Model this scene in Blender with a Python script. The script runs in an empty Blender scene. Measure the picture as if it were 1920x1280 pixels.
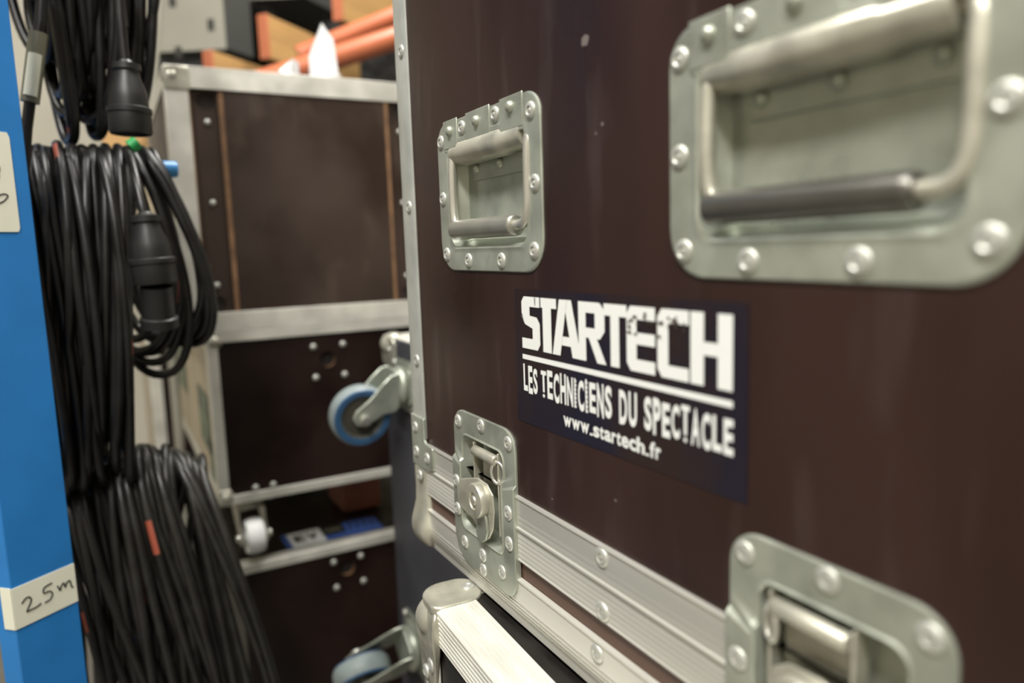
import bpy, bmesh, math, random
import numpy as np
from mathutils import Vector, Matrix
random.seed(7)
SC = bpy.context.scene
COL = SC.collection
PI = math.pi
H = 1.15                       # height of the viewpoint above the floor; coordinates below are measured from the viewpoint

# ------------------------------------------------------------------ camera, world, exposure, lamps
FPX = 1360.0
def unit(a): a = np.array(a, float); return a / np.linalg.norm(a)
vY = unit((200 - 960, 486 - 640, FPX))
vD = unit((340, 10332.467, FPX))
vX = unit(np.cross(vD, vY)); vX = vX if vX[0] > 0 else -vX
cam_d = bpy.data.cameras.new('camera'); cam = bpy.data.objects.new('camera', cam_d); COL.objects.link(cam)
cr = Vector((vX[0], vY[0], -vD[0])).normalized()
cb = -Vector((vX[2], vY[2], -vD[2])).normalized()
cu = cb.cross(cr).normalized()
M = Matrix(((cr.x, cu.x, cb.x, 0), (cr.y, cu.y, cb.y, 0), (cr.z, cu.z, cb.z, H), (0, 0, 0, 1)))
cam.matrix_world = M
cam_d.sensor_width = 36; cam_d.lens = FPX / 1920 * 36
cam_d.clip_start = 0.01
cam_d.dof.use_dof = True; cam_d.dof.focus_distance = 0.62; cam_d.dof.aperture_fstop = 2.9
SC.camera = cam
SC.view_settings.view_transform = 'Standard'; SC.view_settings.look = 'None'
SC.view_settings.exposure = -0.04; SC.view_settings.gamma = 1.0; SC.view_settings.use_curve_mapping = False
w = bpy.data.worlds.new('world'); SC.world = w; w.use_nodes = True
w.node_tree.nodes['Background'].inputs[0].default_value = (1.0, 0.98, 0.94, 1)
w.node_tree.nodes['Background'].inputs[1].default_value = 0.03
LAMPS = [(-0.75, -1.0, 96), (-0.70, 0.45, 62), (0.85, 1.25, 66)]
def lamp_light(x, y, watts):
    l = bpy.data.lights.new('tube_light', 'AREA'); l.shape = 'RECTANGLE'; l.size = 0.30; l.size_y = 1.25
    l.energy = watts; l.color = (1.0, 0.975, 0.925)
    o = bpy.data.objects.new('tube_light', l); COL.objects.link(o); o.location = (x, y, H + 1.93)
    return o

# ------------------------------------------------------------------ materials
def lin(c): return tuple(((v / 255) / 12.92 if v / 255 <= 0.04045 else ((v / 255 + 0.055) / 1.055) ** 2.4) for v in c)
def mat(name, rgb, rough=0.5, metal=0.0, var=0.0, vscale=8.0, stretch=(1, 1, 1), bump=0.0, bscale=200.0, bstretch=None,
        rvar=0.0, rgb2=None, lo=0.35, hi=0.65, spec=0.5, coat=0.0, scuff=None):
    m = bpy.data.materials.new(name); m.use_nodes = True
    nt = m.node_tree; b = nt.nodes['Principled BSDF']
    c = lin(rgb)
    b.inputs['Base Color'].default_value = (*c, 1); b.inputs['Roughness'].default_value = rough
    b.inputs['Metallic'].default_value = metal; b.inputs['Specular IOR Level'].default_value = spec
    b.inputs['Coat Weight'].default_value = coat; b.inputs['Coat Roughness'].default_value = 0.2
    tc = nt.nodes.new('ShaderNodeTexCoord')
    def noise(scale, st, detail=4):
        mp = nt.nodes.new('ShaderNodeMapping'); mp.inputs['Scale'].default_value = st
        nt.links.new(tc.outputs['Object'], mp.inputs[0])
        n = nt.nodes.new('ShaderNodeTexNoise'); n.inputs['Scale'].default_value = scale; n.inputs['Detail'].default_value = detail
        nt.links.new(mp.outputs[0], n.inputs['Vector']); return n
    if var or rgb2 or rvar:
        n = noise(vscale, stretch)
        mr = nt.nodes.new('ShaderNodeMapRange'); mr.inputs[1].default_value = lo; mr.inputs[2].default_value = hi
        nt.links.new(n.outputs['Fac'], mr.inputs[0])
        if var or rgb2:
            mx = nt.nodes.new('ShaderNodeMix'); mx.data_type = 'RGBA'
            a = tuple(v * (1 - var) for v in c) if not rgb2 else c
            d = tuple(min(1, v * (1 + var)) for v in c) if not rgb2 else lin(rgb2)
            mx.inputs[6].default_value = (*a, 1); mx.inputs[7].default_value = (*d, 1)
            nt.links.new(mr.outputs[0], mx.inputs[0]); nt.links.new(mx.outputs[2], b.inputs['Base Color'])
        if scuff:
            n2 = noise(scuff[0], scuff[1], 6); m3 = nt.nodes.new('ShaderNodeMapRange'); m3.inputs[1].default_value = scuff[2]; m3.inputs[2].default_value = scuff[3]; m3.inputs[4].default_value = scuff[4]
            nt.links.new(n2.outputs['Fac'], m3.inputs[0])
            m4 = nt.nodes.new('ShaderNodeMix'); m4.data_type = 'RGBA'; m4.inputs[7].default_value = (*lin(scuff[5]), 1)
            nt.links.new(mx.outputs[2], m4.inputs[6]); nt.links.new(m3.outputs[0], m4.inputs[0]); nt.links.new(m4.outputs[2], b.inputs['Base Color'])
        if rvar:
            m2 = nt.nodes.new('ShaderNodeMapRange'); m2.inputs[3].default_value = rough - rvar; m2.inputs[4].default_value = rough + rvar
            nt.links.new(n.outputs['Fac'], m2.inputs[0]); m2.inputs[1].default_value = lo; m2.inputs[2].default_value = hi
            nt.links.new(m2.outputs[0], b.inputs['Roughness'])
    if bump:
        n = noise(bscale, bstretch or stretch, 2)
        bp = nt.nodes.new('ShaderNodeBump'); bp.inputs['Strength'].default_value = bump; bp.inputs['Distance'].default_value = 0.001
        nt.links.new(n.outputs['Fac'], bp.inputs['Height']); nt.links.new(bp.outputs[0], b.inputs['Normal'])
    return m
def emis(name, rgb, s):
    m = bpy.data.materials.new(name); m.use_nodes = True; b = m.node_tree.nodes['Principled BSDF']
    b.inputs['Base Color'].default_value = (*rgb, 1); b.inputs['Emission Color'].default_value = (*rgb, 1); b.inputs['Emission Strength'].default_value = s
    return m

M_PANEL = mat('brown_phenolic_ply', (42, 24, 20), 0.36, spec=0.42, scuff=(34, (1, 1, .2), .56, .85, .30, (96, 84, 82)), rvar=0.09, vscale=9, stretch=(1, 1, .35), var=0.22, bump=0.05, bscale=500)
M_DARK = mat('dark_brown_ply', (30, 17, 13), 0.45, spec=0.3, rvar=0.1, vscale=7, var=0.3, bump=0.05, bscale=300)
M_ABROWN = mat('worn_brown_ply', (50, 36, 28), 0.5, scuff=(14, (1, 1, .6), .58, .85, .5, (96, 84, 70)), rvar=0.1, vscale=6, var=0.22, bump=0.05, bscale=300)
M_BLUEDK = mat('blue_black_ply', (66, 67, 74), 0.45, rvar=0.1, vscale=4, var=0.2)
M_BLACK = mat('black_ply', (26, 24, 22), 0.4, rvar=0.1, vscale=20, var=0.4)
M_EDGE = mat('bare_ply_edge', (124, 92, 64), 0.7, var=0.3, vscale=30)
M_ALU = mat('brushed_aluminium', (206, 205, 197), 0.40, 0.55, var=0.12, vscale=26, stretch=(1, .06, 1), rvar=0.1, bump=0.12, bscale=260, bstretch=(1, .02, 1))
M_ALUP = mat('plain_aluminium', (216, 214, 204), 0.42, 0.35, var=0.1, vscale=20, rvar=0.08)
M_ALUW = mat('overlit_aluminium', (224, 223, 213), 0.45, 0.4, rgb2=(238, 237, 228), vscale=60, stretch=(1, .2, 1), rvar=0.1)  # base colour lifted towards white to stand for overexposed overhead light
M_ZINC = mat('zinc_plated_steel', (172, 177, 165), 0.37, 0.62, var=0.12, vscale=30, rvar=0.1, bump=0.04, bscale=120)
M_ZINCD = mat('zinc_dish', (170, 176, 162), 0.33, 0.5, var=0.14, vscale=38, stretch=(1, 1, .4), rvar=0.1)
M_ZINCW = mat('weathered_zinc', (186, 184, 170), 0.38, 0.55, var=0.15, vscale=40, rvar=0.1, bump=0.1, bscale=90)
M_CHROME = mat('bright_steel', (214, 213, 205), 0.3, 0.8, rvar=0.06, vscale=20)
M_RIVET = mat('rivet_aluminium', (192, 193, 186), 0.38, 0.55, rvar=0.08, vscale=200)
M_GRIP = mat('grey_grip', (186, 185, 176), 0.40, 0.85, var=0.12, vscale=30)
M_GRIPN = mat('dark_grip', (112, 110, 105), 0.33, 0.8, var=0.12, vscale=30)
M_GAP = mat('brown_valance', (84, 62, 52), 0.5)
M_HOLE = mat('dark_recess', (26, 19, 16), 0.8)
M_NAVY = mat('navy_sticker', (24, 20, 35), 0.30, rgb2=(38, 25, 22), vscale=9, lo=.40, hi=.56)
M_WHITE = mat('white_print', (226, 228, 226), 0.5)
M_SCUFF = mat('scuff_mark', (70, 58, 56), 0.5)
M_CABLE = mat('black_cable', (22, 21, 20), 0.38, var=0.2, vscale=30, rvar=0.08)
M_CABLE2 = mat('grey_cable', (35, 34, 31), 0.38, var=0.2, vscale=30, rvar=0.08)
M_MARK = mat('orange_cable_print', (156, 78, 58), 0.5)
M_RUB = mat('black_rubber', (22, 22, 21), 0.45, var=0.1)
M_BLUE = mat('blue_paint', (38, 118, 188), 0.42, var=0.05, vscale=20, bump=0.02, bscale=60)
M_PEG = mat('light_blue_paint', (70, 142, 204), 0.4)
M_TAPE = mat('white_tape', (222, 222, 204), 0.55, var=0.04, vscale=12)
M_INK = mat('black_ink', (40, 40, 38), 0.6)
M_CLEAR = mat('yellowed_sleeve', (110, 108, 92), 0.35)
M_GREEN = mat('green_tape', (40, 160, 84), 0.5)
M_TYRE = mat('blue_rubber_tyre', (48, 82, 116), 0.45, var=0.1, vscale=30)
M_TREAD = mat('grey_rubber_tread', (128, 138, 138), 0.5, var=0.1, vscale=30)
M_HUB = mat('grey_hub', (62, 60, 52), 0.5)
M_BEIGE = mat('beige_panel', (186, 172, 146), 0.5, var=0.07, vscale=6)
M_GBIN = mat('grey_bin_plastic', (150, 148, 136), 0.55, var=0.05, vscale=5)
M_DBIN = mat('dark_grey_plastic', (70, 72, 70), 0.5, var=0.08, vscale=5)
M_ORANGE = mat('orange_board_edge', (192, 114, 80), 0.6, var=0.08)
M_YPLY = mat('yellow_plywood', (186, 146, 92), 0.6, var=0.15, vscale=8, stretch=(.3, .3, 3))
M_TUBE = mat('copper_coloured_tube', (190, 108, 74), 0.34, 0.0, coat=0.5, var=0.08)
M_PAPER = mat('white_paper', (240, 240, 240), 0.7)
M_WALL = mat('cream_wall', (226, 221, 206), 0.8, var=0.04, vscale=2)
M_WALLD = mat('grey_beige_wall', (156, 150, 136), 0.8, var=0.1, vscale=2)
M_TRIM = mat('satin_aluminium', (188, 190, 184), 0.42, 0.5, var=0.08, vscale=20, rvar=0.08)
M_FLOOR = mat('grey_concrete', (120, 116, 108), 0.7, var=0.15, vscale=3)
M_CEIL = mat('white_ceiling', (225, 222, 212), 0.85)
M_REDB = mat('reddish_brown_wood', (136, 84, 64), 0.6, var=0.2, vscale=10)
M_BLUST = mat('blue_sticker', (62, 92, 160), 0.45)
M_DGREEN = mat('green_black_sticker', (46, 56, 50), 0.5, rgb2=(120, 140, 110), vscale=40)
M_TUBEL = emis('lamp_tube', (1.0, 0.94, 0.84), 6.0)
M_SLOT = mat('slot_dark', (50, 50, 46), 0.7)

# ------------------------------------------------------------------ mesh helpers
class MB:
    def __init__(s): s.v = []; s.f = []; s.m = []
    def add(s, vs, fs, mi=0):
        b = len(s.v); s.v += [tuple(p) for p in vs]
        for f in fs: s.f.append(tuple(i + b for i in f)); s.m.append(mi)
        return s
    def box(s, x0, x1, y0, y1, z0, z1, mi=0):
        p = [(x, y, z) for z in (z0, z1) for y in (y0, y1) for x in (x0, x1)]
        return s.add(p, [(0, 2, 3, 1), (4, 5, 7, 6), (0, 1, 5, 4), (2, 6, 7, 3), (0, 4, 6, 2), (1, 3, 7, 5)], mi)
    def loft(s, rings, closed=True, cap=(True, True), mi=0):
        n = len(rings[0]); vs = [p for r in rings for p in r]; fs = []
        for k in range(len(rings) - 1):
            for i in range(n if closed else n - 1):
                j = (i + 1) % n
                fs.append((k * n + i, k * n + j, (k + 1) * n + j, (k + 1) * n + i))
        if cap[0]: fs.append(tuple(range(n - 1, -1, -1)))
        if cap[1]: fs.append(tuple((len(rings) - 1) * n + i for i in range(n)))
        return s.add(vs, fs, mi)
    def prism(s, F, poly, n0, n1, mi=0):
        return s.loft([[F(u, v, n0) for u, v in poly], [F(u, v, n1) for u, v in poly]], mi=mi)
    def fbox(s, F, u0, u1, v0, v1, n0, n1, mi=0):
        return s.prism(F, [(u0, v0), (u1, v0), (u1, v1), (u0, v1)], n0, n1, mi)
    def flat(s, F, poly, n, mi=0):
        return s.add([F(u, v, n) for u, v in poly], [tuple(range(len(poly)))], mi)
    def lathe(s, prof, c, axis, seg=16, mi=0, ref=None, cap=(True, True)):
        a = Vector(axis).normalized(); r = Vector(ref) if ref else (Vector((0, 0, 1)) if abs(a.z) < .9 else Vector((1, 0, 0)))
        e1 = (r - a * r.dot(a)).normalized(); e2 = a.cross(e1); c = Vector(c)
        rings = []
        for (rad, h) in prof:
            rad = max(rad, 1e-5)
            rings.append([c + a * h + (e1 * math.cos(t) + e2 * math.sin(t)) * rad for t in [2 * PI * i / seg for i in range(seg)]])
        return s.loft(rings, cap=cap, mi=mi)
    def tube(s, path, r, sides=8, mi=0, mark=None, closed=False):
        P = np.array(path, float); n = len(P)
        T = np.gradient(P, axis=0) if not closed else np.roll(P, -1, 0) - np.roll(P, 1, 0)
        T /= np.linalg.norm(T, axis=1)[:, None] + 1e-12
        u = np.cross(T[0], (0.31, 0.2, 0.93)); u /= np.linalg.norm(u)
        rad = r if hasattr(r, '__len__') else [r] * n
        vs = []
        for i in range(n):
            u = u - T[i] * u.dot(T[i]); u /= np.linalg.norm(u); w2 = np.cross(T[i], u)
            for k in range(sides):
                a = 2 * PI * k / sides
                vs.append(tuple(P[i] + rad[i] * (math.cos(a) * u + math.sin(a) * w2)))
        b = len(s.v); s.v += vs
        for i in range(n if closed else n - 1):
            i2 = (i + 1) % n
            for k in range(sides):
                k2 = (k + 1) % sides
                s.f.append((b + i * sides + k, b + i * sides + k2, b + i2 * sides + k2, b + i2 * sides + k))
                s.m.append(1 if (mark and mark(i, k)) else mi)
        if not closed:
            s.f.append(tuple(b + k for k in range(sides - 1, -1, -1))); s.m.append(mi)
            s.f.append(tuple(b + (n - 1) * sides + k for k in range(sides))); s.m.append(mi)
        return s
    def sphere(s, c, rx, ry, rz, seg=20, rings=12, mi=0):
        R = []
        for k in range(rings + 1):
            t = PI * k / rings
            R.append([(c[0] + rx * max(math.sin(t), 1e-4) * math.cos(a), c[1] + ry * max(math.sin(t), 1e-4) * math.sin(a), c[2] - rz * math.cos(t)) for a in [2 * PI * i / seg for i in range(seg)]])
        return s.loft(R, mi=mi)
OFF = {}
def build(name, mb, mats, parent=None, smooth=35, bevel=0, local=False, origin=None, seg=2):
    if not isinstance(mats, (list, tuple)): mats = [mats]
    V = np.array(mb.v, float)
    if local: off = np.zeros(3)
    else:
        V = V + (0, 0, H)
        if parent is not None: off = OFF[parent.name]
        else:
            off = np.array(origin) + (0, 0, H) if origin is not None else np.array(((V[:, 0].min() + V[:, 0].max()) / 2, (V[:, 1].min() + V[:, 1].max()) / 2, V[:, 2].min()))
    me = bpy.data.meshes.new(name); me.from_pydata([tuple(p) for p in (V - off)], [], mb.f)
    for m in mats: me.materials.append(m)
    me.polygons.foreach_set('material_index', mb.m)
    bm = bmesh.new(); bm.from_mesh(me); bmesh.ops.recalc_face_normals(bm, faces=bm.faces); bm.to_mesh(me); bm.free()
    me.polygons.foreach_set('use_smooth', [True] * len(me.polygons))
    me.set_sharp_from_angle(angle=math.radians(smooth)); me.update()
    o = bpy.data.objects.new(name, me); COL.objects.link(o)
    if parent is not None: o.parent = parent
    elif not local: o.location = off
    OFF[o.name] = off
    if bevel:
        b = o.modifiers.new('bevel', 'BEVEL'); b.width = bevel; b.segments = seg; b.limit_method = 'ANGLE'; b.angle_limit = math.radians(40)
    return o
def tag(o, label=None, cat=None, group=None, kind=None):
    if label: o['label'] = label
    if cat: o['category'] = cat
    if group: o['group'] = group
    if kind: o['kind'] = kind
    return o
def thing(name, loc, label, cat, group=None, rz=0.0, ry=0.0):
    o = bpy.data.objects.new(name, None); COL.objects.link(o); o.empty_display_size = 0.05
    o.location = (loc[0], loc[1], loc[2] + H); o.rotation_euler = (0, ry, rz)
    OFF[o.name] = np.array(o.location)
    return tag(o, label, cat, group)
def rr(u0, u1, v0, v1, r, n=6):
    if u0 > u1: u0, u1 = u1, u0
    if v0 > v1: v0, v1 = v1, v0
    R = r if hasattr(r, '__len__') else (r,) * 4           # bottom-low, bottom-high, top-high, top-low (in u)
    pts = []
    for (cu_, cv_, a0, rad) in ((u0 + R[0], v0 + R[0], PI, R[0]), (u1 - R[1], v0 + R[1], 1.5 * PI, R[1]), (u1 - R[2], v1 - R[2], 0, R[2]), (u0 + R[3], v1 - R[3], .5 * PI, R[3])):
        for i in range(n + 1):
            a = a0 + (PI / 2) * i / n; pts.append((cu_ + rad * math.cos(a), cv_ + rad * math.sin(a)))
    return pts
def extrude_profile(mb, F, prof, u0, u1, mi=0):            # prof: (v, n) open polyline swept along u, closed back to n = -0.001
    pr = list(prof) + [(prof[-1][0], -.001), (prof[0][0], -.001)]
    return mb.loft([[F(u0, v, n) for v, n in pr], [F(u1, v, n) for v, n in pr]], mi=mi)
def plate_with_holes(mb, F, u0, u1, v0, v1, holes, th, mi=0, mi_hole=1):
    us = sorted({u0, u1} | {h[0] for h in holes} | {h[1] for h in holes}); vs = sorted({v0, v1} | {h[2] for h in holes} | {h[3] for h in holes})
    for a, b in zip(us, us[1:]):
        for c, d in zip(vs, vs[1:]):
            hit = [h for h in holes if h[0] <= a + 1e-9 and b <= h[1] + 1e-9 and h[2] <= c + 1e-9 and d <= h[3] + 1e-9]
            if not hit: mb.flat(F, [(a, c), (b, c), (b, d), (a, d)], 0, mi)
    for h in holes:
        if len(h) > 4:                                     # round hole with a shallow cup
            r = h[4]; cx, cy = (h[0] + h[1]) / 2, (h[2] + h[3]) / 2; hx, hy = (h[1] - h[0]) / 2, (h[3] - h[2]) / 2
            out, inn = [], []
            for i in range(24):
                t = 2 * PI * (i + .5) / 24; c_, s_ = math.cos(t), math.sin(t); k = 1 / max(abs(c_), abs(s_))
                out.append((cx + hx * c_ * k, cy + hy * s_ * k)); inn.append((cx + r * c_, cy + r * s_))
            for i in range(24):
                j = (i + 1) % 24
                mb.flat(F, [out[i], out[j], inn[j], inn[i]], 0, mi)
            for k in range(4):                             # square corners
                pass
            mb.loft([[F(u, v, 0) for u, v in inn], [F(u, v, -th) for u, v in inn]], cap=(False, False), mi=mi_hole)
            mb.flat(F, inn, -th, 2)
        else:
            q = [(h[0], h[2]), (h[1], h[2]), (h[1], h[3]), (h[0], h[3])]
            mb.loft([[F(u, v, 0) for u, v in q], [F(u, v, -th) for u, v in q]], cap=(False, False), mi=mi_hole)
    q = [(u0, v0), (u1, v0), (u1, v1), (u0, v1)]
    mb.loft([[F(u, v, 0) for u, v in q], [F(u, v, -th) for u, v in q]], cap=(False, False), mi=mi)
    return mb
def lathe_mesh(name, prof, m, seg=16):
    mb = MB().lathe(prof, (0, 0, 0), (0, 0, 1), seg)
    me = bpy.data.meshes.new(name); me.from_pydata(mb.v, [], mb.f); me.materials.append(m)
    me.polygons.foreach_set('use_smooth', [True] * len(me.polygons)); me.set_sharp_from_angle(angle=math.radians(50)); return me
RIVET = lathe_mesh('rivet', [(.0066, -.0004), (.0066, .0006), (.0060, .0012), (.0048, .0018), (.0034, .0020), (.0026, .0012), (.0019, .0010), (.0015, .0015), (0, .0016)], M_RIVET)
DOME = lathe_mesh('dome_rivet', [(.0052, -.0004), (.0050, .0012), (.0042, .0028), (.0026, .0038), (.001, .0042), (0, .0043)], M_ZINC)
BOLT = lathe_mesh('bolt_head', [(.0056, -.0004), (.0052, .0015), (.0038, .003), (.0015, .0037), (0, .0038)], M_RIVET, 12)
def stud(parent, me, p, axis=(-1, 0, 0), s=1.0, name=None, local=False):
    o = bpy.data.objects.new(name or me.name.split('.')[0], me); COL.objects.link(o); o.parent = parent
    o.location = Vector(p) if local else Vector((p[0], p[1], p[2] + H)) - Vector(OFF[parent.name])
    o.rotation_mode = 'QUATERNION'; o.rotation_quaternion = Vector((0, 0, 1)).rotation_difference(Vector(axis)); o.scale = (s, s, s)
    return o
# pixels to points (the viewpoint's own frame), used only to set things out
def ray(px, py):
    r = np.array((px - 960, py - 640, FPX)); return np.array((r @ vX, r @ vY, -(r @ vD)))
def onX(px, py, d): r = ray(px, py); return r * d / r[0]
def onY(px, py, d): r = ray(px, py); return r * d / r[1]

# ------------------------------------------------------------------ the room
def struct(name, mb, m): return tag(build(name, mb, m), kind='structure')
ZF, ZC = -H, 2.05
struct('floor', MB().box(-2.2, 2.6, -2.6, 3.7, ZF - .1, ZF), M_FLOOR)
struct('ceiling', MB().box(-2.2, 2.6, -2.6, 3.7, ZC, ZC + .1), M_CEIL)
struct('wall_back', MB().box(-2.2, 2.6, 3.6, 3.7, ZF, ZC), M_WALL)
struct('wall_front', MB().box(-2.2, 2.6, -2.6, -2.5, ZF, ZC), M_WALLD)
struct('wall_left', MB().box(-2.2, -2.1, -2.5, 3.6, ZF, ZC), M_WALLD)
struct('wall_right', MB().box(2.5, 2.6, -2.5, 3.6, ZF, ZC), M_WALLD)
for i, (x, y, wt) in enumerate(LAMPS):
    wh = ('over the near end of the aisle', 'over the cable rack', 'over the stacked cases')[i]
    t = thing('ceiling_lamp', (x, y, ZC - .1), 'white twin tube ceiling lamp ' + wh, 'lamp', 'ceiling lamps')
    build('lamp_body', MB().box(x - .09, x + .09, y - .65, y + .65, ZC - .07, ZC), M_CEIL, t, bevel=.004)
    for dx in (-.045, .045):
        build('lamp_tube', MB().lathe([(.014, 0), (.014, 1.2)], (x + dx, y - .6, ZC - .09), (0, 1, 0), 10), M_TUBEL, t)
    lamp_light(x, y, wt)

# ------------------------------------------------------------------ the large flight case on the right
XF = .28
def FM(u, v, n): return (XF - n, u, v)                      # its long face: u along the aisle, v up, n out of the face
YN, YE, ZT = -.32, .734, .86
case = thing('flight_case', (.58, .2, -.3224), 'large dark brown flight case with two recessed handles and a white lettered sticker', 'flight case')
HOLES = [(.474, .618, -.004, .090), (.474 - .320, .618 - .320, -.004, .090), (.524, .612, -.206, -.170), (.524 - .357, .612 - .357, -.206, -.170)]
mb = MB(); plate_with_holes(mb, FM, YN, YE - .004, -.206, ZT, HOLES, .007, 0, 0)
build('face_panel', mb, M_PANEL, case)
mb = MB()
mb.box(XF + .030, .90, YE - .012, YE - .003, -.264, ZT)     # far end
mb.box(XF + .030, .90, YN, YN + .009, -.264, ZT)
mb.box(.891, .90, YN, YE - .004, -.264, ZT)
mb.box(XF, .90, YN, YE - .004, ZT - .009, ZT)
mb.box(XF + .030, .89, YN + .01, YE - .014, -.264, -.255)
build('case_shell', mb, M_PANEL, case)
# vertical edge trim (angle), far edge of the face
mb = MB()
extr = [(YE + .001, -.03), (YE + .001, .0018), (YE, .0022), (.7035, .0022), (.702, .0012), (.702, 0)]
pr = extr + [(.72, 0), (.72, -.03)]
mb.loft([[(XF - n, y, z) for y, n in pr] for z in (-.20, ZT)])
trim = build('edge_trim', mb, M_TRIM, case, bevel=.0004)
for z in (.197, .043, -.117, .36, .52, .68): stud(trim, RIVET, (XF - .0022, .7155, z))
# body rail with grooves
def grooves(z0, z1, k, n, d):
    out = []; st = (z1 - z0) / k
    for i in range(k):
        a = z0 + st * i
        out += [(a + st * .1, n), (a + st * .55, n), (a + st * .65, n - d), (a + st * .95, n - d)]
    return out
prof = [(-.2042, 0), (-.2046, .0024), (-.2060, .0030), (-.2076, .0018), (-.2175, .0018)] + grooves(-.2178, -.2312, 3, .0018, .00022) + [(-.2316, .0031), (-.2334, .0031), (-.2340, .0016)] + grooves(-.2345, -.2590, 6, .0018, .00028) + [(-.2598, .0022), (-.2606, .0022), (-.2608, 0), (-.262, -.012)]
mb = MB()
for a, b in ((YN, .167), (.255, .524), (.612, .7325)): extrude_profile(mb, FM, prof, a, b)   # cut away under each latch
rail = build('body_rail', mb, M_ALU, case, smooth=25)
for y in (.388, .08, -.2):
    stud(rail, RIVET, (XF - .0018, y, -.2135), s=1.1); stud(rail, RIVET, (XF - .0018, y, -.2535), s=1.1)
# the valance seen in the gap, and the base tray with its own rail
build('valance', MB().box(XF + .0015, .885, YN + .004, YE - .006, -.283, -.2628), M_GAP, case)
prof = [(-.2768, 0), (-.2772, .0032), (-.2784, .0036), (-.2800, .0022), (-.2965, .0022)]
for i in range(6):
    a = -.2972 - i * .0036; n = .0026 - .0011 * (i / 5) ** 2 * 4
    prof += [(a, n), (a - .0022, n - .0003), (a - .0026, n - .0017), (a - .0034, n - .0018)]
prof += [(-.3196, -.004), (-.3204, -.010)]
mb = MB(); extrude_profile(mb, FM, prof, YN, .724)
pr = [(XF + .010, -.2768), (XF + .010, -.3204)]
base = build('base_rail', mb, M_ALU, case, smooth=25)
for y in (.395, .09, -.2): stud(base, RIVET, (XF - .0022, y, -.2880), s=1.1)
build('base_tray', MB().box(XF + .016, .90, YN, YE - .012, -.3256, -.277), M_PANEL, case, bevel=.002)
# corner brace, tang and ball corner
mb = MB()
mb.prism(FM, [(.7395, -.178), (.7395, -.2335), (.702, -.2335), (.684, -.231), (.6815, -.229), (.6800, -.226), (.6800, -.208), (.6815, -.2055), (.699, -.2035), (.7015, -.201), (.7015, -.178)], .0012, .0042)
mb.box(XF - .0042, XF + .05, YE + .002, YE + .0055, -.2335, -.178)
brace = build('corner_brace', mb, M_ZINC, case, bevel=.0008)
for y, z in ((.725, -.191), (.725, -.218), (.695, -.219)): stud(brace, RIVET, (XF - .0042, y, z), s=.95)
mb = MB()
rings = []
for z, y0, y1, n in ((-.2335, .7030, .7395, .0042), (-.236, .7030, .7400, .0050), (-.262, .7030, .7390, .0052), (-.276, .7020, .7395, .0062), (-.286, .7000, .7415, .0095), (-.295, .6970, .7430, .0125), (-.304, .6950, .7430, .0135), (-.312, .6965, .7415, .0115), (-.318, .7000, .738, .008), (-.3218, .706, .732, .001)):
    rg = []
    for i in range(15):
        t = PI * i / 14; rg.append((XF - n * math.sin(t) ** .55 + .001, (y0 + y1) / 2 + (y1 - y0) / 2 * math.cos(t), z))
    rg += [(XF + .03, y0, z), (XF + .03, y1, z)][:2]
    rings.append(rg)
mb.loft(rings)
ball = build('ball_corner', mb, M_ZINCW, case, smooth=50)
stud(ball, RIVET, (XF - .0052, .716, -.2425), s=.95)

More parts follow.
